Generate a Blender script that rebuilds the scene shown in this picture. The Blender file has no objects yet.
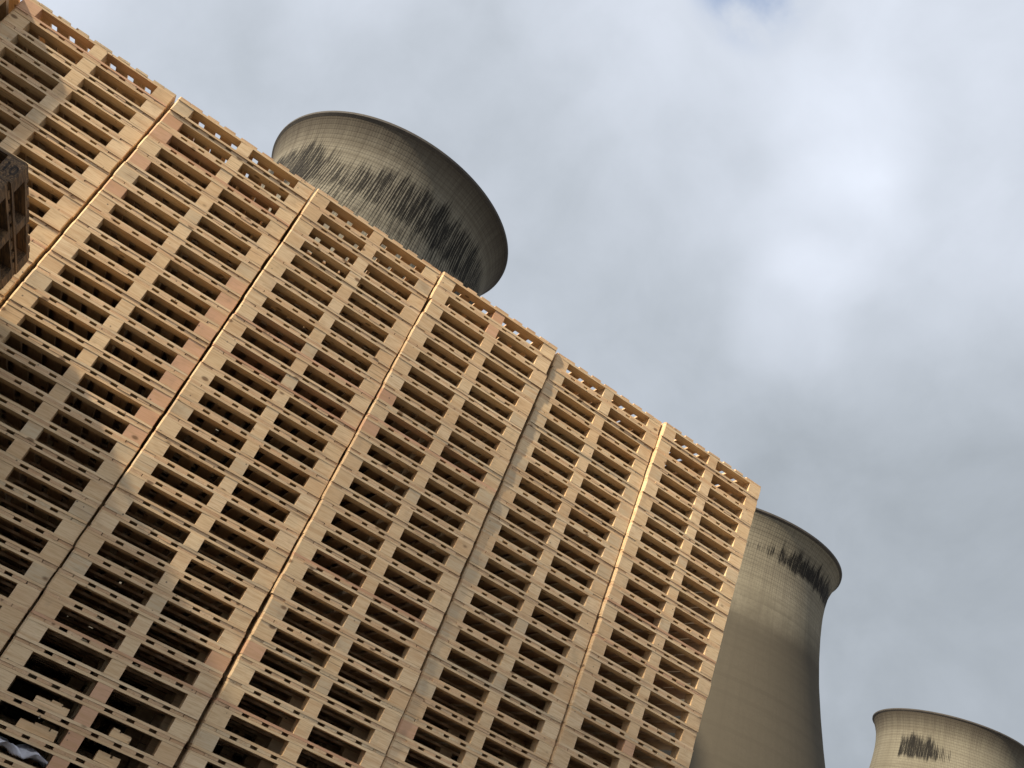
import bpy, bmesh, math, random
from mathutils import Vector, Matrix, Euler

random.seed(7)
sc = bpy.context.scene
COL = sc.collection

# ------------------------------------------------------------------ camera
PX = 871.98                                   # focal length in pixels at 1024 wide
PITCH, YAW, ROLL = 0.5060, 0.3161, -0.4215
TOP = 5.60                                    # height of the pallet wall
CAM = Vector((2.2767, -6.1145, TOP - 4.0900))

def view_rows():
    ry, rx, rz = YAW, PITCH, ROLL
    Ry = Matrix(((math.cos(ry), 0, -math.sin(ry)), (0, 1, 0), (math.sin(ry), 0, math.cos(ry))))
    Rx = Matrix(((1, 0, 0), (0, math.cos(rx), -math.sin(rx)), (0, math.sin(rx), math.cos(rx))))
    Rz = Matrix(((math.cos(rz), -math.sin(rz), 0), (math.sin(rz), math.cos(rz), 0), (0, 0, 1)))
    R = Rz @ Rx @ Ry                          # rows: right, up, forward in (along, height, into) space
    return [Vector((r[0], r[2], r[1])) for r in R]

RGT, UPV, FWD = view_rows()
cam_data = bpy.data.cameras.new("camera")
cam_data.sensor_width = 36.0
cam_data.lens = PX / 1024 * 36.0
cam_data.clip_start = 0.05
cam_data.clip_end = 6000
cam = bpy.data.objects.new("camera", cam_data)
COL.objects.link(cam)
M = Matrix((RGT, UPV, -FWD)).transposed().to_4x4()
M.translation = CAM
cam.matrix_world = M
sc.camera = cam

def look(px, py):
    """The direction in the place that the photograph shows at that pixel."""
    return (RGT * ((px - 512) / PX) + UPV * (-(py - 384) / PX) + FWD).normalized()

def pixel(p):
    q = Vector(p) - CAM
    w = q.dot(FWD)
    if w < 0.05:
        return None
    return 512 + PX * q.dot(RGT) / w, 384 - PX * q.dot(UPV) / w

# ------------------------------------------------------------------ sun, sky, exposure
SUN_TO = Vector((-0.86, -0.185, 0.620)).normalized()
SUN_EL = math.asin(SUN_TO.z)
SUN_ROT = math.atan2(SUN_TO.x, SUN_TO.y)
sun_data = bpy.data.lights.new("sun", 'SUN')
sun_data.energy = 5.0
sun_data.angle = math.radians(2.2)      # sun through thin cloud
sun_data.color = (1.0, 0.86, 0.65)
sun = bpy.data.objects.new("sun", sun_data)
COL.objects.link(sun)
sun.rotation_euler = SUN_TO.to_track_quat('Z', 'Y').to_euler()
sun.location = (-20, -10, 40)

sc.view_settings.view_transform = 'Standard'
sc.view_settings.look = 'None'
sc.view_settings.exposure = 0.82
sc.view_settings.gamma = 1.0
sc.view_settings.use_curve_mapping = False

class NT:
    """Small helper to write node trees."""
    def __init__(s, tree):
        s.t = tree; s.n = tree.nodes; s.l = tree.links
    def new(s, typ, **kw):
        x = s.n.new(typ)
        for k, v in kw.items():
            setattr(x, k, v)
        return x
    def put(s, sock, v):
        if hasattr(v, 'is_output') or isinstance(v, bpy.types.NodeSocket):
            s.l.new(v, sock)
        else:
            sock.default_value = v
    def math(s, op, a, b=0.0, c=0.0, clamp=False):
        x = s.new('ShaderNodeMath', operation=op, use_clamp=clamp)
        s.put(x.inputs[0], a); s.put(x.inputs[1], b); s.put(x.inputs[2], c)
        return x.outputs[0]
    def vec(s, op, a, b=(0, 0, 0)):
        x = s.new('ShaderNodeVectorMath', operation=op)
        s.put(x.inputs[0], a); s.put(x.inputs[1], b)
        return x.outputs['Value'] if op in ('DOT_PRODUCT', 'LENGTH') else x.outputs[0]
    def mix(s, f, a, b, mode='MIX'):
        x = s.new('ShaderNodeMix', data_type='RGBA', blend_type=mode)
        s.put(x.inputs[0], f); s.put(x.inputs[6], a); s.put(x.inputs[7], b)
        return x.outputs[2]
    def noise(s, v, scale, detail=3.0, rough=0.55):
        x = s.new('ShaderNodeTexNoise')
        s.put(x.inputs['Vector'], v); x.inputs['Scale'].default_value = scale
        x.inputs['Detail'].default_value = detail; x.inputs['Roughness'].default_value = rough
        return x.outputs['Fac']
    def ramp(s, f, stops, interp='LINEAR'):
        x = s.new('ShaderNodeValToRGB')
        x.color_ramp.interpolation = interp
        e = x.color_ramp.elements
        while len(e) < len(stops):
            e.new(0.5)
        for k, (p, c) in enumerate(stops):
            e[k].position = p
            e[k].color = (c, c, c, 1) if isinstance(c, (int, float)) else (*c, 1)
        s.put(x.inputs[0], f)
        return x.outputs[0]
    def step(s, v, lo, hi):
        x = s.new('ShaderNodeMapRange', interpolation_type='SMOOTHSTEP')
        s.put(x.inputs[0], v)
        x.inputs[1].default_value = lo; x.inputs[2].default_value = hi
        return x.outputs[0]

world = bpy.data.worlds.new("World")
sc.world = world
world.use_nodes = True
w = NT(world.node_tree)
w.n.clear()
sky = w.new('ShaderNodeTexSky', sky_type='NISHITA', sun_disc=False)
sky.sun_elevation = SUN_EL
sky.sun_rotation = SUN_ROT
tc = w.new('ShaderNodeTexCoord')
D = w.vec('NORMALIZE', tc.outputs['Generated'])
# broken overcast: soft masses of cloud, thinner towards the sun
warp = w.new('ShaderNodeTexNoise')
w.put(warp.inputs['Vector'], D); warp.inputs['Scale'].default_value = 3.0; warp.inputs['Detail'].default_value = 2.0
Dw = w.vec('ADD', D, w.vec('MULTIPLY', w.vec('SUBTRACT', warp.outputs['Color'], (0.5, 0.5, 0.5)), (0.13, 0.13, 0.13)))
Dw = w.vec('NORMALIZE', Dw)
n1 = w.noise(Dw, 2.6, 4.0, 0.5)
n2 = w.noise(Dw, 8.0, 5.0, 0.55)
lum = w.math('ADD', w.math('MULTIPLY', w.math('SUBTRACT', n1, 0.5), 0.24), w.math('MULTIPLY', w.math('SUBTRACT', n2, 0.5), 0.22))
lum = w.math('ADD', lum, 0.59)
def bank(px, py, width, amount):
    global lum
    d = w.vec('DOT_PRODUCT', Dw, tuple(look(px, py)))
    m = w.step(d, math.cos(width), 1.0)
    lum = w.math('ADD', lum, w.math('MULTIPLY', m, amount))
bank(850, 60, 0.42, 0.13)          # bright thin cloud upper right
bank(830, 130, 0.10, 0.07)
bank(815, 220, 0.10, 0.07)
bank(785, 300, 0.08, 0.07)
bank(480, 40, 0.25, 0.06)
bank(300, 30, 0.40, -0.06)
bank(620, 250, 0.24, -0.06)
bank(930, 680, 0.42, -0.125)        # heavy cloud low on the right

d_s = w.vec('DOT_PRODUCT', D, tuple(SUN_TO))
lum = w.math('ADD', lum, w.math('MULTIPLY', w.step(d_s, 0.25, 1.0), 1.0))
tint = w.mix(w.step(lum, 0.32, 0.85), (0.875, 0.97, 1.075, 1), (0.92, 0.985, 1.11, 1))
cl = w.new('ShaderNodeVectorMath', operation='SCALE')
w.put(cl.inputs[0], tint); w.put(cl.inputs['Scale'], lum)
bg_sky = w.new('ShaderNodeBackground'); w.put(bg_sky.inputs[0], sky.outputs[0]); bg_sky.inputs[1].default_value = 0.15
bg_cl = w.new('ShaderNodeBackground'); w.put(bg_cl.inputs[0], cl.outputs[0]); bg_cl.inputs[1].default_value = 0.595
hole = w.vec('DOT_PRODUCT', Dw, tuple(look(742, -22)))
cover = w.math('SUBTRACT', 1.0, w.math('MULTIPLY', w.math('MULTIPLY', w.step(hole, math.cos(0.085), math.cos(0.01)), 0.7), w.step(n2, 0.34, 0.60)))
mixs = w.new('ShaderNodeMixShader')
w.put(mixs.inputs[0], cover); w.l.new(bg_sky.outputs[0], mixs.inputs[1]); w.l.new(bg_cl.outputs[0], mixs.inputs[2])
wo = w.new('ShaderNodeOutputWorld')
w.l.new(mixs.outputs[0], wo.inputs[0])

sc.cycles.diffuse_bounces = 2

# ------------------------------------------------------------------ helpers
def material(name):
    m = bpy.data.materials.new(name); m.use_nodes = True
    t = NT(m.node_tree); t.n.clear()
    b = t.new('ShaderNodeBsdfPrincipled'); o = t.new('ShaderNodeOutputMaterial')
    t.l.new(b.outputs[0], o.inputs[0])
    return m, t, b

def bump(t, b, h, strength, dist):
    x = t.new('ShaderNodeBump'); x.inputs['Strength'].default_value = strength; x.inputs['Distance'].default_value = dist
    t.put(x.inputs['Height'], h); t.l.new(x.outputs[0], b.inputs['Normal'])

def obj(name, mesh, parent=None, loc=None):
    o = bpy.data.objects.new(name, mesh); COL.objects.link(o)
    if parent: o.parent = parent
    if loc is not None: o.location = loc
    return o

def mesh_from(bm, name, *mats, smooth=False):
    me = bpy.data.meshes.new(name); bm.to_mesh(me); bm.free()
    for m in mats: me.materials.append(m)
    if smooth:
        for p in me.polygons: p.use_smooth = True
    return me

def tag(o, label=None, cat=None, group=None, kind=None):
    for k, v in (('label', label), ('category', cat), ('group', group), ('kind', kind)):
        if v: o[k] = v
    return o

def box(bm, x0, x1, y0, y1, z0, z1, j=0.0, rnd=random):
    """A sawn board: eight corners, each a little out of true."""
    r = lambda: rnd.uniform(-j, j)
    v = [bm.verts.new((x + r(), y + r(), z + r() * 0.4)) for x, y, z in
         ((x0, y0, z0), (x1, y0, z0), (x1, y1, z0), (x0, y1, z0), (x0, y0, z1), (x1, y0, z1), (x1, y1, z1), (x0, y1, z1))]
    for f in ((3, 2, 1, 0), (4, 5, 6, 7), (0, 1, 5, 4), (1, 2, 6, 5), (2, 3, 7, 6), (3, 0, 4, 7)):
        bm.faces.new([v[i] for i in f])
    return v

def cut_box(bm, x0, x1, y0, y1, z0, z1, cl=0.0, cr=0.0, j=0.0, rnd=random):
    """A board or block whose front corners are planed off (cl, cr: width of the cut at the left and right)."""
    r = lambda: rnd.uniform(-j, j)
    plan = []
    plan += [(x0, y0 + cl), (x0 + cl, y0)] if cl else [(x0, y0)]
    plan += [(x1 - cr, y0), (x1, y0 + cr)] if cr else [(x1, y0)]
    plan += [(x1, y1), (x0, y1)]
    lo = [bm.verts.new((x + r(), y + r(), z0 + r() * 0.4)) for x, y in plan]
    hi = [bm.verts.new((v.co.x + r() * 0.5, v.co.y + r() * 0.5, z1 + r() * 0.4)) for v in lo]
    n = len(plan)
    bm.faces.new(lo[::-1]); bm.faces.new(hi)
    for i in range(n):
        bm.faces.new((lo[i], lo[(i + 1) % n], hi[(i + 1) % n], hi[i]))

# ------------------------------------------------------------------ materials
def wood(name, axis, colours, dark=(0.16, 0.085, 0.04), knot=0.5, dirt=0.25):
    m, t, b = material(name)
    g = t.new('ShaderNodeNewGeometry'); oi = t.new('ShaderNodeObjectInfo'); c = t.new('ShaderNodeTexCoord')
    rnd = t.math('FRACT', t.math('ADD', g.outputs['Random Per Island'], t.math('MULTIPLY', oi.outputs['Random'], 7.31)))
    r2 = t.math('FRACT', t.math('MULTIPLY', rnd, 17.77))
    off = t.new('ShaderNodeCombineXYZ')
    t.put(off.inputs[0], t.math('MULTIPLY', rnd, 90)); t.put(off.inputs[1], t.math('MULTIPLY', r2, 60)); t.put(off.inputs[2], t.math('MULTIPLY', rnd, 37))
    P = t.vec('ADD', c.outputs['Object'], off.outputs[0])
    s = {'x': (1, 14, 14), 'y': (14, 1, 14), 'z': (14, 14, 1)}[axis]
    G = t.vec('MULTIPLY', P, s)
    base = t.ramp(rnd, [(k / (len(colours) - 1), col) for k, col in enumerate(colours)])
    fine = t.noise(G, 9.0, 4.0, 0.65)
    rings = t.noise(G, 2.2, 2.0, 0.5)
    col = t.mix(t.step(fine, 0.40, 0.72), base, t.mix(0.55, base, (0.47, 0.28, 0.13, 1)))
    col = t.mix(t.math('MULTIPLY', t.step(rings, 0.5, 0.72), 0.45), col, (0.50, 0.29, 0.14, 1))
    # weather and handling marks
    patch = t.noise(P, 7.0, 4.0, 0.6)
    col = t.mix(t.math('MULTIPLY', t.step(patch, 0.52, 0.78), dirt), col, (0.17, 0.12, 0.085, 1))
    # knots
    ks = {'x': (0.55, 1, 1), 'y': (1, 0.55, 1), 'z': (1, 1, 0.55)}[axis]
    vo = t.new('ShaderNodeTexVoronoi', feature='F1'); t.put(vo.inputs['Vector'], t.vec('MULTIPLY', P, ks)); vo.inputs['Scale'].default_value = 9.0
    vo.inputs['Randomness'].default_value = 1.0
    pick = t.new('ShaderNodeSeparateColor'); t.l.new(vo.outputs['Color'], pick.inputs[0])
    kn = t.math('SUBTRACT', 1.0, t.step(vo.outputs['Distance'], 0.08, 0.17))
    kn = t.math('MULTIPLY', kn, t.step(pick.outputs[0], 1 - knot, 1 - knot + 0.02))
    col = t.mix(t.math('MULTIPLY', kn, 0.85), col, (*dark, 1))
    v2 = t.new('ShaderNodeTexVoronoi', feature='F1'); t.put(v2.inputs['Vector'], t.vec('ADD', P, (3.1, 7.7, 1.3))); v2.inputs['Scale'].default_value = 15.0
    p2 = t.new('ShaderNodeSeparateColor'); t.l.new(v2.outputs['Color'], p2.inputs[0])
    nail = t.math('MULTIPLY', t.math('SUBTRACT', 1.0, t.step(v2.outputs['Distance'], 0.06, 0.11)), t.step(p2.outputs[1], 0.62, 0.64))
    col = t.mix(t.math('MULTIPLY', nail, 0.8), col, (0.07, 0.05, 0.04, 1))
    split = t.noise(t.vec('MULTIPLY', P, {'x': (1.5, 70, 70), 'y': (70, 1.5, 70), 'z': (70, 70, 1.5)}[axis]), 1.0, 2.0, 0.5)
    col = t.mix(t.math('MULTIPLY', t.step(split, 0.66, 0.76), 0.55), col, (0.13, 0.075, 0.04, 1))
    t.put(b.inputs['Base Color'], col)
    t.put(b.inputs['Roughness'], t.math('ADD', 0.62, t.math('MULTIPLY', fine, 0.25)))
    b.inputs['Specular IOR Level'].default_value = 0.25
    bump(t, b, fine, 0.35, 0.002)
    return m

PALE = [(0.73, 0.540, 0.325), (0.68, 0.485, 0.275), (0.75, 0.565, 0.350), (0.65, 0.445, 0.248), (0.71, 0.525, 0.31), (0.64, 0.435, 0.242), (0.74, 0.555, 0.335)]
DECK_SHADED = [(0.62, 0.425, 0.255), (0.56, 0.365, 0.21), (0.65, 0.455, 0.28), (0.53, 0.33, 0.19), (0.60, 0.405, 0.24)]  # darker deck tan, shade inside the openings worked into the colour
RED = [(0.58, 0.335, 0.205), (0.62, 0.37, 0.225), (0.55, 0.305, 0.18)]
GREY = [(0.60, 0.465, 0.295), (0.56, 0.425, 0.265), (0.62, 0.485, 0.31)]
OLD = [(0.078, 0.053, 0.036), (0.052, 0.036, 0.026), (0.095, 0.065, 0.042)]
WOOD = {}
for key, cols, knot, dirt in (('pale', PALE, 0.50, 0.26), ('deck', DECK_SHADED, 0.5, 0.3), ('red', RED, 0.4, 0.25), ('grey', GREY, 0.3, 0.32), ('old', OLD, 0.3, 0.5)):
    for ax in 'xyz':
        WOOD[key, ax] = wood(f'wood_{key}_{ax}', ax, cols, knot=knot, dirt=dirt)

def concrete(name, patches, depth0, depth1, tone, seed, boost=0.4, dull=0.0, drips=0.0):
    """Board-marked shell concrete: lift joints, meridian ribs, soot streaks. patches = [(azimuth, half width, strength)]"""
    m, t, b = material(name)
    c = t.new('ShaderNodeTexCoord'); sp = t.new('ShaderNodeSeparateXYZ'); t.l.new(c.outputs['Object'], sp.inputs[0])
    az = t.math('ARCTAN2', sp.outputs[1], sp.outputs[0]); z = sp.outputs[2]
    cyl = t.new('ShaderNodeCombineXYZ')
    t.put(cyl.inputs[0], t.math('MULTIPLY', az, 28.0)); t.put(cyl.inputs[1], z); cyl.inputs[2].default_value = seed
    big = t.noise(t.vec('MULTIPLY', cyl.outputs[0], (0.05, 0.03, 1)), 1.0, 4.0, 0.6)
    streak = t.noise(t.vec('MULTIPLY', cyl.outputs[0], (1.0, 0.03, 1)), 1.0, 5.0, 0.7)
    fine = t.noise(cyl.outputs[0], 1.6, 5.0, 0.7)
    col = t.mix(t.step(big, 0.3, 0.7), (tone[0] * 0.80, tone[1] * 0.80, tone[2] * 0.78, 1), (*tone, 1))
    col = t.mix(t.math('MULTIPLY', t.step(streak, 0.40, 0.75), 0.45), col, (0.10, 0.085, 0.065, 1))
    col = t.mix(t.math('MULTIPLY', t.step(fine, 0.40, 0.75), 0.55), col, (0.11, 0.095, 0.07, 1))
    rib = t.math('ABSOLUTE', t.math('SUBTRACT', t.math('FRACT', t.math('MULTIPLY', az, 290 / (2 * math.pi))), 0.5))
    lift = t.math('ABSOLUTE', t.math('SUBTRACT', t.math('FRACT', t.math('MULTIPLY', z, 1 / 1.0)), 0.5))
    ribm = t.math('SUBTRACT', 1.0, t.step(rib, 0.04, 0.20)); liftm = t.math('SUBTRACT', 1.0, t.step(lift, 0.03, 0.20))
    low = t.step(z, 82, 94)                       # the formwork grid shows on the upper shell
    col = t.mix(t.math('MULTIPLY', t.math('MULTIPLY', t.math('MULTIPLY', ribm, t.math('ADD', 0.25, streak)), 0.42), low), col, (0.06, 0.052, 0.042, 1))
    col = t.mix(t.math('MULTIPLY', t.math('MULTIPLY', t.math('MULTIPLY', liftm, t.math('ADD', 0.2, big)), 0.48), low), col, (0.06, 0.052, 0.042, 1))
    # every pour dried to its own shade; the older smooth lower shell is a duller brown
    pour = t.new('ShaderNodeTexWhiteNoise', noise_dimensions='1D'); t.put(pour.inputs['W'], t.math('FLOOR', t.math('MULTIPLY', z, 1.0)))
    pn = t.math('MULTIPLY', pour.outputs['Value'], t.noise(t.vec('MULTIPLY', cyl.outputs[0], (0.06, 0.9, 1)), 1.0, 2.0, 0.5))
    col = t.mix(t.math('MULTIPLY', t.step(pn, 0.15, 0.55), 0.45), col, (0.095, 0.082, 0.06, 1))
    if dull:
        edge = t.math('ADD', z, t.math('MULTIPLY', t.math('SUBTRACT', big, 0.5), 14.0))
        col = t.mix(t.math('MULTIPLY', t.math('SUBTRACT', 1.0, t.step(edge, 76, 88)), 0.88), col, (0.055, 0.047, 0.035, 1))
    # soot
    mask = None
    for a0, hw, k in patches:
        da = t.math('ABSOLUTE', t.math('SUBTRACT', az, a0))
        mm = t.math('MULTIPLY', t.math('SUBTRACT', 1.0, t.step(da, hw * 0.15, hw)), k)
        mask = mm if mask is None else t.math('MAXIMUM', mask, mm)
    ragged = t.noise(t.vec('MULTIPLY', cyl.outputs[0], (0.55, 0.0, 1)), 1.0, 4.0, 0.8)
    fray = t.noise(t.vec('MULTIPLY', cyl.outputs[0], (0.8, 0.12, 3)), 1.0, 5.0, 0.8)
    mask = t.math('MULTIPLY', t.math('ADD', mask, t.math('MULTIPLY', t.math('SUBTRACT', fray, 0.5), 1.3)), t.step(mask, 0.02, 0.30), clamp=True)
    fade = t.math('SUBTRACT', 1.0, mask)
    zz = t.math('ADD', t.math('ADD', z, t.math('MULTIPLY', t.math('SUBTRACT', ragged, 0.5), 13.0)), t.math('MULTIPLY', fade, 6.0))
    zb = t.math('ADD', z, t.math('MULTIPLY', t.math('SUBTRACT', ragged, 0.5), -6.0))
    zb = t.math('SUBTRACT', zb, t.math('MULTIPLY', fade, 2.5))
    band = t.math('MULTIPLY', t.step(zb, depth1 - 1.0, depth1 + 1.6), t.math('SUBTRACT', 1.0, t.step(zz, depth0 - 2.2, depth0 + 1.6)))
    soot_n = t.noise(t.vec('MULTIPLY', cyl.outputs[0], (2.6, 0.06, 1)), 1.0, 6.0, 0.85)
    amount = t.math('MULTIPLY', t.math('MULTIPLY', band, t.step(mask, 0.0, 0.25)), t.step(t.math('ADD', soot_n, t.math('ADD', t.math('MULTIPLY', t.math('SUBTRACT', mask, 0.62), boost), t.math('MULTIPLY', ribm, 0.13))), 0.45, 0.57))
    col = t.mix(t.math('MULTIPLY', t.math('MULTIPLY', amount, 1.4, clamp=True), 0.97), col, (0.011, 0.010, 0.009, 1))
    if drips:
        dn = t.noise(t.vec('MULTIPLY', cyl.outputs[0], (3.2, 0.09, 2)), 1.0, 6.0, 0.85)
        zone = t.math('MULTIPLY', t.step(z, 84, 96), t.math('SUBTRACT', 1.0, t.step(zz, 104, 110)))
        col = t.mix(t.math('MULTIPLY', t.math('MULTIPLY', zone, t.step(t.math('ADD', dn, t.math('MULTIPLY', ribm, 0.10)), 0.50, 0.60)), drips), col, (0.013, 0.012, 0.010, 1))
    # old grime under the lip
    lip = t.math('MULTIPLY', t.step(t.math('ADD', z, t.math('MULTIPLY', streak, 6.0)), 107.5, 117.0), 0.85)
    col = t.mix(lip, col, (0.045, 0.037, 0.029, 1))
    t.put(b.inputs['Base Color'], col)
    b.inputs['Roughness'].default_value = 0.92
    b.inputs['Specular IOR Level'].default_value = 0.1
    h = t.math('ADD', t.math('MULTIPLY', fine, 0.4), t.math('MULTIPLY', low, t.math('ADD', t.math('MULTIPLY', ribm, -0.5), t.math('MULTIPLY', liftm, -0.5))))
    bump(t, b, h, 0.35, 0.12)
    return m

def plain(name, col, col2, scale, rough=0.85, detail=5.0, bumpk=0.3, bumpd=0.01):
    m, t, b = material(name)
    c = t.new('ShaderNodeTexCoord')
    n = t.noise(c.outputs['Object'], scale, detail, 0.6); n2 = t.noise(c.outputs['Object'], scale * 9, 4.0, 0.6)
    f = t.math('ADD', t.math('MULTIPLY', n, 0.7), t.math('MULTIPLY', n2, 0.3))
    t.put(b.inputs['Base Color'], t.mix(t.step(f, 0.35, 0.65), (*col, 1), (*col2, 1)))
    b.inputs['Roughness'].default_value = rough
    bump(t, b, n2, bumpk, bumpd)
    return m

YARD = plain('yard_concrete', (0.085, 0.08, 0.072), (0.13, 0.12, 0.105), 0.35)
STEEL = plain('shade_hall_cladding', (0.22, 0.24, 0.25), (0.27, 0.285, 0.29), 0.5, 0.55)
ROOF = plain('shade_hall_roof', (0.16, 0.165, 0.17), (0.21, 0.21, 0.21), 0.5, 0.6)
PALE_CONC = plain('column_concrete', (0.24, 0.22, 0.18), (0.31, 0.285, 0.235), 0.3)
RIM = plain('rim_concrete', (0.035, 0.03, 0.025), (0.055, 0.047, 0.038), 0.4)
INK = plain('stamp_ink', (0.010, 0.008, 0.007), (0.06, 0.042, 0.028), 45, 0.9)

# ------------------------------------------------------------------ ground
bm = bmesh.new()
bmesh.ops.create_grid(bm, x_segments=2, y_segments=2, size=2500)
ground = obj('ground', mesh_from(bm, 'ground', YARD)); tag(ground, kind='structure')

# ------------------------------------------------------------------ cooling towers
PROFILE = [(0, 1.0), (.05, .976), (.1, .955), (.15, .939), (.2, .926), (.3, .916), (.4, .914), (.5, .920), (.6, .929), (.8, .955), (1.0, .990),
           (1.25, 1.048), (1.5, 1.114), (1.75, 1.187), (2.0, 1.262), (2.5, 1.385), (3.0, 1.50), (3.5, 1.615), (4.2, 1.75)]
def prof(d):
    for (a, ra), (b_, rb) in zip(PROFILE, PROFILE[1:]):
        if d <= b_:
            return ra + (rb - ra) * (d - a) / (b_ - a)
    return PROFILE[-1][1]

def cooling_tower(x, y, top, rr, mat, label):
    root = obj('cooling_tower', None, loc=(x, y, 0)); tag(root, label, 'cooling tower', 'concrete cooling towers')
    N, inlet = 160, 8.0
    hs = [top - 0.9 - (top - 0.9 - inlet) * (k / 70) ** 1.25 for k in range(71)]
    bm = bmesh.new()
    out = [(rr * prof((top - h) / rr), h) for h in hs]
    inn = [(r - 0.45, h) for r, h in out]
    for strip in (out, inn[::-1], [inn[0], out[0]], [out[-1], inn[-1]]):      # separate strips keep the edges crisp
        rows = [[bm.verts.new((r * math.cos(2 * math.pi * k / N), r * math.sin(2 * math.pi * k / N), h)) for k in range(N)] for r, h in strip]
        for A, B in zip(rows, rows[1:]):
            for k in range(N):
                bm.faces.new((B[k], B[(k + 1) % N], A[(k + 1) % N], A[k]))
    obj('shell', mesh_from(bm, 'shell', mat, smooth=True), root)
    # thickened lip that stiffens the top edge
    bm = bmesh.new()
    r0 = rr * prof(0.9 / rr)
    sec = [(r0 + 0.02, top - 0.9), (rr + 0.06, top - 0.45), (rr + 0.10, top), (rr - 0.9, top), (r0 - 0.47, top - 0.9)]
    rows = [[bm.verts.new((r * math.cos(2 * math.pi * k / N), r * math.sin(2 * math.pi * k / N), h)) for k in range(N)] for r, h in sec]
    for i in range(len(rows)):
        A, B = rows[i], rows[(i + 1) % len(rows)]
        for k in range(N):
            bm.faces.new((A[k], A[(k + 1) % N], B[(k + 1) % N], B[k]))
    bmesh.ops.recalc_face_normals(bm, faces=bm.faces)
    obj('rim', mesh_from(bm, 'rim', RIM), root)
    rb = rr * prof((top - inlet) / rr)
    bm = bmesh.new()
    box(bm, -0.35, 0.35, -0.35, 0.35, -4.4, 4.4)
    cm = mesh_from(bm, 'support_column', PALE_CONC)
    for k in range(40):
        a = 2 * math.pi * (k // 2 + 0.5) / 20
        cobj = obj('support_column', cm, root, (rb * math.cos(a), rb * math.sin(a), 4.1))
        cobj.rotation_euler = Euler((math.radians(28 if k % 2 else -28), 0, a), 'XYZ')
    return root

def facing(x, y):
    return math.atan2(CAM.y - y, CAM.x - x)
T1 = (13.15, 154.85, 113.94, 27.95); T2 = (145.54, 187.31, 107.2, 31.3); T3 = (298.33, 231.08, 114.4, 27.5)
f1, f2, f3 = facing(*T1[:2]), facing(*T2[:2]), facing(*T3[:2])
cooling_tower(*T1, concrete('tower_concrete_sooty', [(f1 + 0.42, 1.50, 0.75), (f1 - 0.90, 0.70, 0.85)], 107.0, 95.5, (0.198, 0.180, 0.139), 1.3, 0.12, 0.0, 0.9),
              'streaked cooling tower rising behind the top edge of the pallet wall, widest rim')
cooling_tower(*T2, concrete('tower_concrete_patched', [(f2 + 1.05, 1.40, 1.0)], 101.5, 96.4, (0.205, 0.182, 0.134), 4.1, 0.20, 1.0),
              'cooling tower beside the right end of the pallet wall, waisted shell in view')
cooling_tower(*T3, concrete('tower_concrete_pale', [(f3 - 0.42, 0.62, 1.0), (f3 - 1.41, 0.36, 1.0), (f3 - 0.80, 0.30, 0.45)], 105.5, 97.5, (0.178, 0.162, 0.120), 8.7, 0.20),
              'farthest, palest cooling tower, cut off by the lower right corner')

# ------------------------------------------------------------------ unseen hall added on the left to shade the foot of the wall
hs = Vector((SUN_TO.x, SUN_TO.y, 0)).normalized()         # towards the sun, level
e1 = Vector((-hs.y, hs.x, 0))
if e1.x < 0: e1 = -e1
E1 = Vector((hs.y * -1, hs.x, 0)); E1 = E1 if E1.y < 0 else -E1
hall = obj('shade_hall', None, loc=hs * 20); tag(hall, 'unseen grey hall added to shade the foot of the pallet wall', 'shade caster')
def hall_pt(a, depth, h):
    q = E1 * a + hs * depth
    return (q.x, q.y, h)
tanel = math.tan(SUN_EL)
def shade_height(a, v, u):
    """height at which the hall's gable, 20 m towards the sun, just shades the wall point (u, v)"""
    along = -(u * hs.x)                                    # how far the point lies down-sun of the origin
    return TOP + v + (20 + along) * tanel
aL, aM = 3.55 * E1.x, 6.78 * E1.x
hL, hM = shade_height(aL, -1.24, 3.55), shade_height(aM, -2.34, 6.78)
slope = (hM - hL) / (aM - aL)
aR = aL + 9.0; hR = hL + slope * (aR - aL); aE = aR + 9.0
sec = [(aL, 0), (aE, 0), (aE, hL), (aR, hR), (aL, hL)]
bm = bmesh.new()
F = [bm.verts.new(hall_pt(a, 0, h)) for a, h in sec]; B = [bm.verts.new(hall_pt(a, 35, h)) for a, h in sec]
bm.faces.new(F); bm.faces.new(B[::-1])
for i in (0, 1, 4):
    j = (i + 1) % 5; bm.faces.new((F[j], F[i], B[i], B[j]))
bmesh.ops.recalc_face_normals(bm, faces=bm.faces)
obj('wall', mesh_from(bm, 'hall_wall', STEEL), hall)
bm = bmesh.new()
for (a0, h0), (a1, h1) in ((sec[4], sec[3]), (sec[3], sec[2])):
    q = [bm.verts.new(hall_pt(a, d, h + dz)) for dz in (0.005, 0.15) for a, h, d in ((a0, h0, -0.02), (a1, h1, -0.02), (a1, h1, 35.2), (a0, h0, 35.2))]
    for f in ((3, 2, 1, 0), (4, 5, 6, 7), (0, 1, 5, 4), (1, 2, 6, 5), (2, 3, 7, 6), (3, 0, 4, 7)):
        bm.faces.new([q[i] for i in f])
bmesh.ops.recalc_face_normals(bm, faces=bm.faces)
obj('roof', mesh_from(bm, 'hall_roof', ROOF), hall)

# ------------------------------------------------------------------ pallets
H = 0.1473                     # one pallet, foot to deck
B_ = 0.018                     # board thickness
BLK = H - 3 * B_
XB = ((-0.6, -0.465), (-0.05, 0.05), (0.465, 0.6))
YB = ((-0.5, -0.4), (-0.05, 0.05), (0.4, 0.5))
DECK = ((-0.6, -0.5075, 1), (-0.503, -0.41, 0), (-0.36, -0.265, 0), (-0.215, -0.12, 0), (-0.07, 0.07, 0),
        (0.12, 0.215, 0), (0.265, 0.36, 0), (0.41, 0.503, 0), (0.5075, 0.6, 1))
Z_BASE, Z_BLK, Z_STR, Z_DECK = 0.0, B_, B_ + BLK, 2 * B_ + BLK
GAP = 0.0006
CR = 0.004
CH = 0.010                    # worn front corners

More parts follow.
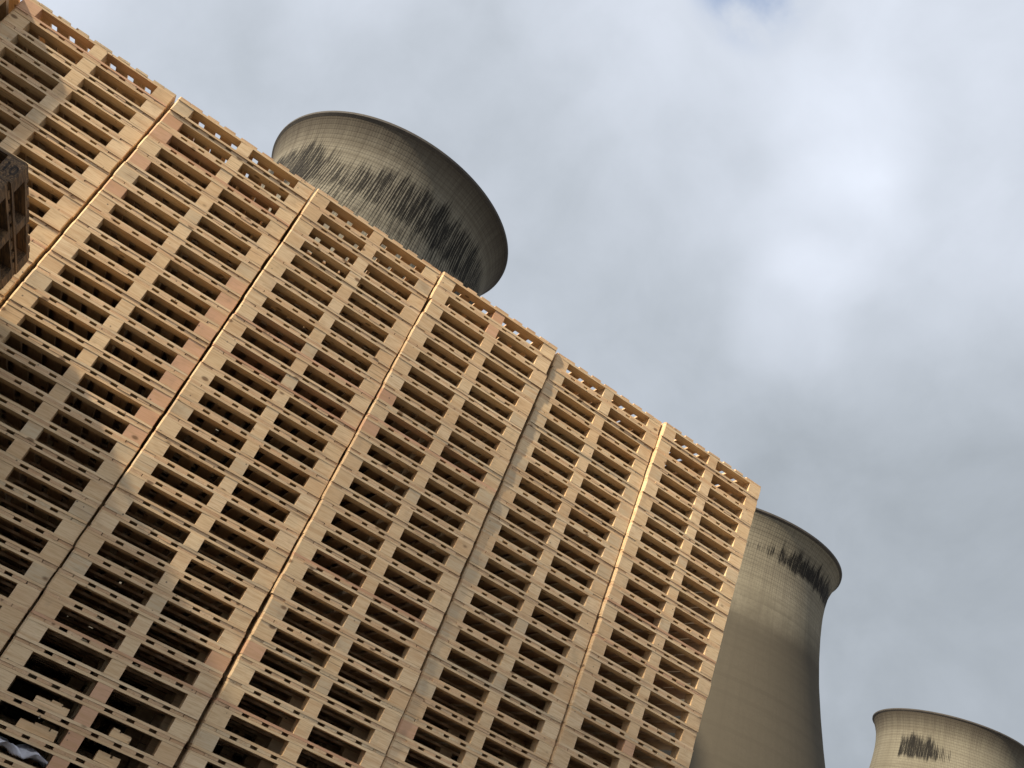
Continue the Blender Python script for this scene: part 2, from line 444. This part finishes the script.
def add_deck(bm, rnd):
    for x0, x1, end in DECK:
        f = rnd.uniform(0.001, 0.006) if end else rnd.uniform(-0.001, 0.003)
        cut_box(bm, x0 + rnd.uniform(-.003, .003), x1 + rnd.uniform(-.003, .003), -0.5 + f, 0.5 + rnd.uniform(-.003, .003), Z_DECK + GAP, H, CH if x0 < -.55 else 0, CR if x1 > .55 else 0, 0.0012, rnd)
def add_base(bm, rnd, which=None):
    f = rnd.uniform(-0.001, 0.002)
    for k, (y0, y1) in enumerate((YB[0], YB[2])):
        cut_box(bm, -0.6, 0.6, y0 + (f if k == 0 else 0), y1, 0.0005, B_ - GAP, CH, CR, 0.0015, rnd)
    for x0, x1 in XB:
        box(bm, x0, x1, YB[0][1] + 0.003, YB[2][0] - 0.003, 0.0005, B_ - GAP, 0.0015, rnd)
def add_stringer(bm, rnd, y=0.0):
    cut_box(bm, -0.6, 0.6, y - 0.05 + rnd.uniform(-.001, .002), y + 0.05, Z_STR + GAP, Z_DECK - GAP, CH, CR, 0.0012, rnd)
def add_block(bm, w, rnd, x=0.0, y=0.0, cl=0.0, cr=0.0):
    cut_box(bm, x - w / 2, x + w / 2, y - 0.05, y + 0.05, Z_BLK, Z_STR, cl, cr, 0.0018, rnd)

VAR = 4
KINDS = ('pale', 'deck', 'red', 'grey', 'old')
ME = {}
for kind in KINDS:
    for v in range(VAR):
        rnd = random.Random(100 + v)
        for part, fn, ax in (('top_deck', add_deck, 'y'), ('base_frame', add_base, 'x'), ('stringer_board', add_stringer, 'x'),
                             ('block_first', lambda b, r: add_block(b, 0.135, r, cl=CH), 'x'), ('block_last', lambda b, r: add_block(b, 0.135, r, cr=CR), 'x'), ('block_narrow', lambda b, r: add_block(b, 0.1, r), 'x')):
            bm = bmesh.new(); fn(bm, rnd)
            ME[part, kind, v] = mesh_from(bm, f'{part}_{kind}', WOOD[kind, ax])
WHOLE = {}
for kind in ('pale', 'old'):
    for v in range(3):
        rnd = random.Random(200 + v); bm = bmesh.new()
        add_deck(bm, rnd); n_deck = len(bm.faces)
        add_base(bm, rnd)
        for y0, y1 in YB:
            add_stringer(bm, rnd, (y0 + y1) / 2)
            for x0, x1 in XB:
                add_block(bm, x1 - x0, rnd, (x0 + x1) / 2, (y0 + y1) / 2)
        for k, f in enumerate(bm.faces):
            f.material_index = 0 if k < n_deck else 1
        WHOLE[kind, v] = mesh_from(bm, f'pallet_{kind}', WOOD['deck' if kind == 'pale' else kind, 'y'], WOOD[kind, 'x'])

ORD = ['top', 'second', 'third', 'fourth', 'fifth', 'sixth', 'seventh', 'eighth', 'ninth', 'tenth', 'eleventh', 'twelfth', 'thirteenth', 'fourteenth',
       'fifteenth', 'sixteenth', 'seventeenth', 'eighteenth', 'nineteenth', 'twentieth'] 
def ordinal(k):
    if k < 20: return ORD[k]
    k += 1
    tens = {2: 'twenty', 3: 'thirty'}[k // 10]
    if k % 10 == 0: return {20: 'twentieth', 30: 'thirtieth'}[k]
    return tens + '-' + ['', 'first'] [k % 10] if k % 10 == 1 else tens + '-' + ORD[k % 10 - 1]

R = random.Random(31)
def pallet(x, y, z, rz, level, where, group, in_frame, kind='pale', special=None, look_word=None):
    """One pallet: an Empty at its foot with deck, base, three stringers and nine blocks under it."""
    word = look_word or 'pale pine'
    nth = 'top pallet' if level == 0 else f'pallet, {ordinal(level)} from the top'
    label = f'{word} {nth} of the {where}'
    if not in_frame:
        o = obj('wooden_pallet', WHOLE['old' if kind == 'old' else 'pale', R.randrange(3)], loc=(x, y, z))
        o.rotation_euler.z = rz
        return tag(o, label, 'pallet', group)
    root = obj('wooden_pallet', None, loc=(x, y, z)); root.rotation_euler.z = rz
    tag(root, label, 'pallet', group)
    sp = special or {}
    def pick(part, dflt):
        if part in sp: return sp[part]
        if kind == 'pale':
            q = R.random()
            return 'grey' if q < 0.12 else ('red' if q < 0.14 else dflt)
        return dflt
    obj('top_deck', ME['top_deck', pick('deck', 'deck' if kind == 'pale' else kind), R.randrange(VAR)], root)
    obj('base_frame', ME['base_frame', pick('base', kind), R.randrange(VAR)], root)
    for r, (y0, y1) in enumerate(YB):
        obj('stringer_board', ME['stringer_board', 'deck' if kind == 'pale' and r else kind, R.randrange(VAR)], root, (0, (y0 + y1) / 2, 0))  # inner stringers take the darker deck colour to deepen the openings
        for c, (x0, x1) in enumerate(XB):
            k = pick('block', kind)
            if r == 0 and f'block{c}' in sp: k = sp[f'block{c}']
            obj('block', ME[('block_first', 'block_narrow', 'block_last')[c], k, R.randrange(VAR)], root,
                ((x0 + x1) / 2 + R.uniform(-.002, .002), (y0 + y1) / 2 + (R.uniform(-0.001, 0.002) if r == 0 else 0), 0))
    return root

U = {-1: -1.60, 0: -0.3545, 1: 0.8782, 2: 2.0992, 3: 3.3128, 4: 4.5431, 5: 5.7570}
V = {-1: 0.01, 0: 0.0308, 1: 0.0142, 2: 0.0082, 3: 0.0118, 4: -0.0045, 5: 0.0}
NF = {-1: -0.10, 0: 0.055, 1: 0.018, 2: -0.012, 3: -0.042, 4: -0.020, 5: -0.052}
WHERE = {5: 'rightmost stack', 4: 'second stack from the right end', 3: 'third stack from the right end', 2: 'fourth stack from the right end',
         1: 'fifth stack from the right end', 0: 'sixth stack from the right end', -1: 'stack at the upper left corner'}
GRP = 'pallets stacked in the tall wall'
LEVELS = 38
for s in range(-1, 6):
    for k in range(LEVELS):
        z = V[s] * (1 - k / LEVELS) + TOP - (k + 1) * (TOP / LEVELS)
        jx, jy = R.uniform(-.0035, .0035), R.uniform(-.003, .003)
        if R.random() < 0.10: jx += R.uniform(-.009, .009); jy += R.uniform(-.008, .004)
        if s == 3 and k >= 20: jx += 0.012
        if s == 2 and k >= 20: jx -= 0.006
        x0, y0 = U[s] + jx, NF[s] + jy
        seen = False
        for a in (0.02, 0.3, 0.6, 0.9, 1.18):
            for b_ in (0, H):
                q = pixel((x0 + a, y0, z + b_))
                if q and -12 < q[0] < 1036 and -12 < q[1] < 780: seen = True
        sp, wordk = {}, None
        if s == 1 and 7 <= k <= 16:
            sp['block2'] = 'red'; wordk = 'pine pallet with reddish right block'
        if s == 1 and k in (1, 2, 4, 6) : sp['block0'] = 'red'
        if s == 2 and k in (8, 10): sp['base'] = 'red'
        if s == 2 and k == 8: wordk = None
        if s == 3 and k in (9, 17): sp['base'] = 'red'
        if s == 3 and k in (0, 1): sp['block1'] = 'red'
        if s == 3 and k in (8,): sp['block0'] = 'red'
        if s == 2 and k >= 26: sp['block1'] = 'red'
        if s == 4 and k < 22: sp['block0'] = 'grey' if k % 3 else 'pale'  # left blocks greyer: shade beside the prouder stack put into the colour
        if s == 5 and k in (3, 12): sp['base'] = 'pale'
        pallet(x0 + 0.6, y0 + 0.5, z, R.uniform(-.0035, .0035), k, WHERE[s], GRP, seen, 'pale', sp,
               'pale pine')

# dark weathered stack in front of the wall on the left, its pallets turned a quarter
NEAR_TOP, NL = 3.805, 26
for k in range(NL):
    z = NEAR_TOP - (k + 1) * (NEAR_TOP / NL)
    seen = k < 7
    ry = math.radians(90 - 0.9) + R.uniform(-.012, .012)
    o = pallet(0.337 + R.uniform(-.012, .012), -0.71 + R.uniform(-.012, .012), z, ry, k, 'dark weathered stack at the left edge', 'dark pallets stacked in front of the wall', seen, 'old',
               None, 'dark brown')
    if k == 0:
        for ch in o.children:
            if ch.name.startswith('block') and ch.location.x < -0.4 and ch.location.y < -0.4:
                cu = bpy.data.curves.new('stamp', 'FONT'); cu.body = '10'; cu.size = 0.082; cu.extrude = 0.0006; cu.align_x = 'CENTER'; cu.align_y = 'CENTER'
                cu.offset = 0.002
                tmp = bpy.data.objects.new('stamp_text', cu)
                stm = bpy.data.meshes.new_from_object(tmp); bpy.data.objects.remove(tmp)
                stm.materials.clear(); stm.materials.append(INK)
                st = obj('stamp', stm)
                st.parent = ch
                st.location = (-0.0695, 0.0, Z_BLK + BLK / 2)
                st.rotation_euler = (math.radians(90), 0, math.radians(-90))

# second rank of stacks behind the first, glimpsed only through the lowest gaps
bm = bmesh.new(); rnd = random.Random(5)
for s in range(0, 6):
    for k in range(1, LEVELS):
        z = TOP - (k + 1) * H
        for rank in range(5 if k > 23 else 2):
            n0 = len(bm.verts)
            add_deck(bm, rnd); add_base(bm, rnd)
            for y0, y1 in YB:
                add_stringer(bm, rnd, (y0 + y1) / 2)
                for x0, x1 in XB:
                    add_block(bm, x1 - x0, rnd, (x0 + x1) / 2, (y0 + y1) / 2)
            bm.verts.ensure_lookup_table()
            d = Vector((-0.45 + 1.222 * s + 0.6 + 0.3 * rank + rnd.uniform(-.01, .01), 1.25 + 1.06 * rank + 0.5 + rnd.uniform(-.01, .01), z))
            for v in bm.verts[n0:]: v.co += d
back = obj('pallet_rank', mesh_from(bm, 'pallet_rank', WOOD['pale', 'x']))
tag(back, 'further rank of wooden pallets glimpsed through the lowest gaps', 'pallets', None, 'stuff')

# crumpled plastic sheet stuffed into a gap low on the left
pm, pt, pb = material('plastic_sheet')
c = pt.new('ShaderNodeTexCoord'); n = pt.noise(c.outputs['Object'], 14.0, 4.0, 0.6)
pt.put(pb.inputs['Base Color'], pt.mix(pt.step(n, 0.35, 0.7), (0.72, 0.71, 0.76, 1), (0.84, 0.83, 0.87, 1)))
pb.inputs['Roughness'].default_value = 0.28
from mathutils import noise as mn
bm = bmesh.new(); NX, NY = 60, 26
grid = []
for i in range(NX + 1):
    row = []
    for j in range(NY + 1):
        a, b2 = i / NX, j / NY
        x = (a - 0.5) * 0.40; y = (b2 - 0.5) * 0.16
        q = Vector((x * 5 + y * 9, y * 6 - x * 1.5, 0.3))
        fold = abs(mn.noise(q * 1.3)) * 0.11 + abs(mn.noise(q * 3.1 + Vector((4, 1, 2)))) * 0.03
        zc = 0.004 + fold * (0.6 + 0.9 * (1 - a)) + 0.035 * (1 - a) * b2
        edge = 0.02 * mn.noise(Vector((a * 5, b2 * 4, 9)))
        row.append(bm.verts.new((x + edge, y + edge + 0.02 * mn.noise(q * 1.7), min(zc, 0.088))))
    grid.append(row)
for i in range(NX):
    for j in range(NY):
        bm.faces.new((grid[i][j], grid[i + 1][j], grid[i + 1][j + 1], grid[i][j + 1]))
bmesh.ops.solidify(bm, geom=bm.faces[:], thickness=0.0015)
k_pl = 29
sheet = obj('plastic_sheet', mesh_from(bm, 'plastic_sheet', pm, smooth=True), loc=(2.44, 0.06, TOP - (k_pl + 1) * H + B_ + 0.002))
tag(sheet, 'crumpled whitish plastic sheet stuffed into a pallet gap at the lower left corner', 'plastic sheet')

# offcuts left lying in two of the lowest gaps
def offcut(px, py, length, height, level, label):
    d = look(px, py); n = 0.05
    p = CAM + d * ((n - CAM.y) / d.y)
    z = V[2] * (1 - level / LEVELS) + TOP - (level + 1) * (TOP / LEVELS) + B_ + 0.001
    rnd = random.Random(px); bm = bmesh.new()
    box(bm, -length / 2, length / 2, -0.022, 0.022, 0, height * 0.72, 0.002, rnd)
    x = -length / 2 + 0.003
    while x < length / 2 - 0.03:
        w_ = rnd.uniform(0.04, 0.09)
        box(bm, x, min(x + w_, length / 2 - 0.003), -0.020, 0.020, height * 0.72 - 0.004, height * rnd.choice((0.80, 1.0, 1.0)), 0.002, rnd)
        x += w_ + rnd.uniform(0.001, 0.012)
    o = obj('wood_offcut', mesh_from(bm, 'wood_offcut', WOOD['pale', 'x']), loc=(p.x, n, z))
    tag(o, label, 'wood offcut', 'wood offcuts in the lowest gaps')
OFFCUTS = [(52, 705, 0.21, 0.052, 27, 'wider notched wood offcut lying in the upper gap near the lower left corner'),
           (41, 723, 0.23, 0.060, 28, 'wider wood offcut directly below another one near the lower left corner'),
           (120, 737, 0.13, 0.052, 27, 'shorter wood offcut in the upper gap right of the reddish blocks'),
           (110, 754, 0.145, 0.060, 28, 'shorter wood offcut in the lower gap right of the reddish blocks')]
for spec in OFFCUTS:
    offcut(*spec)
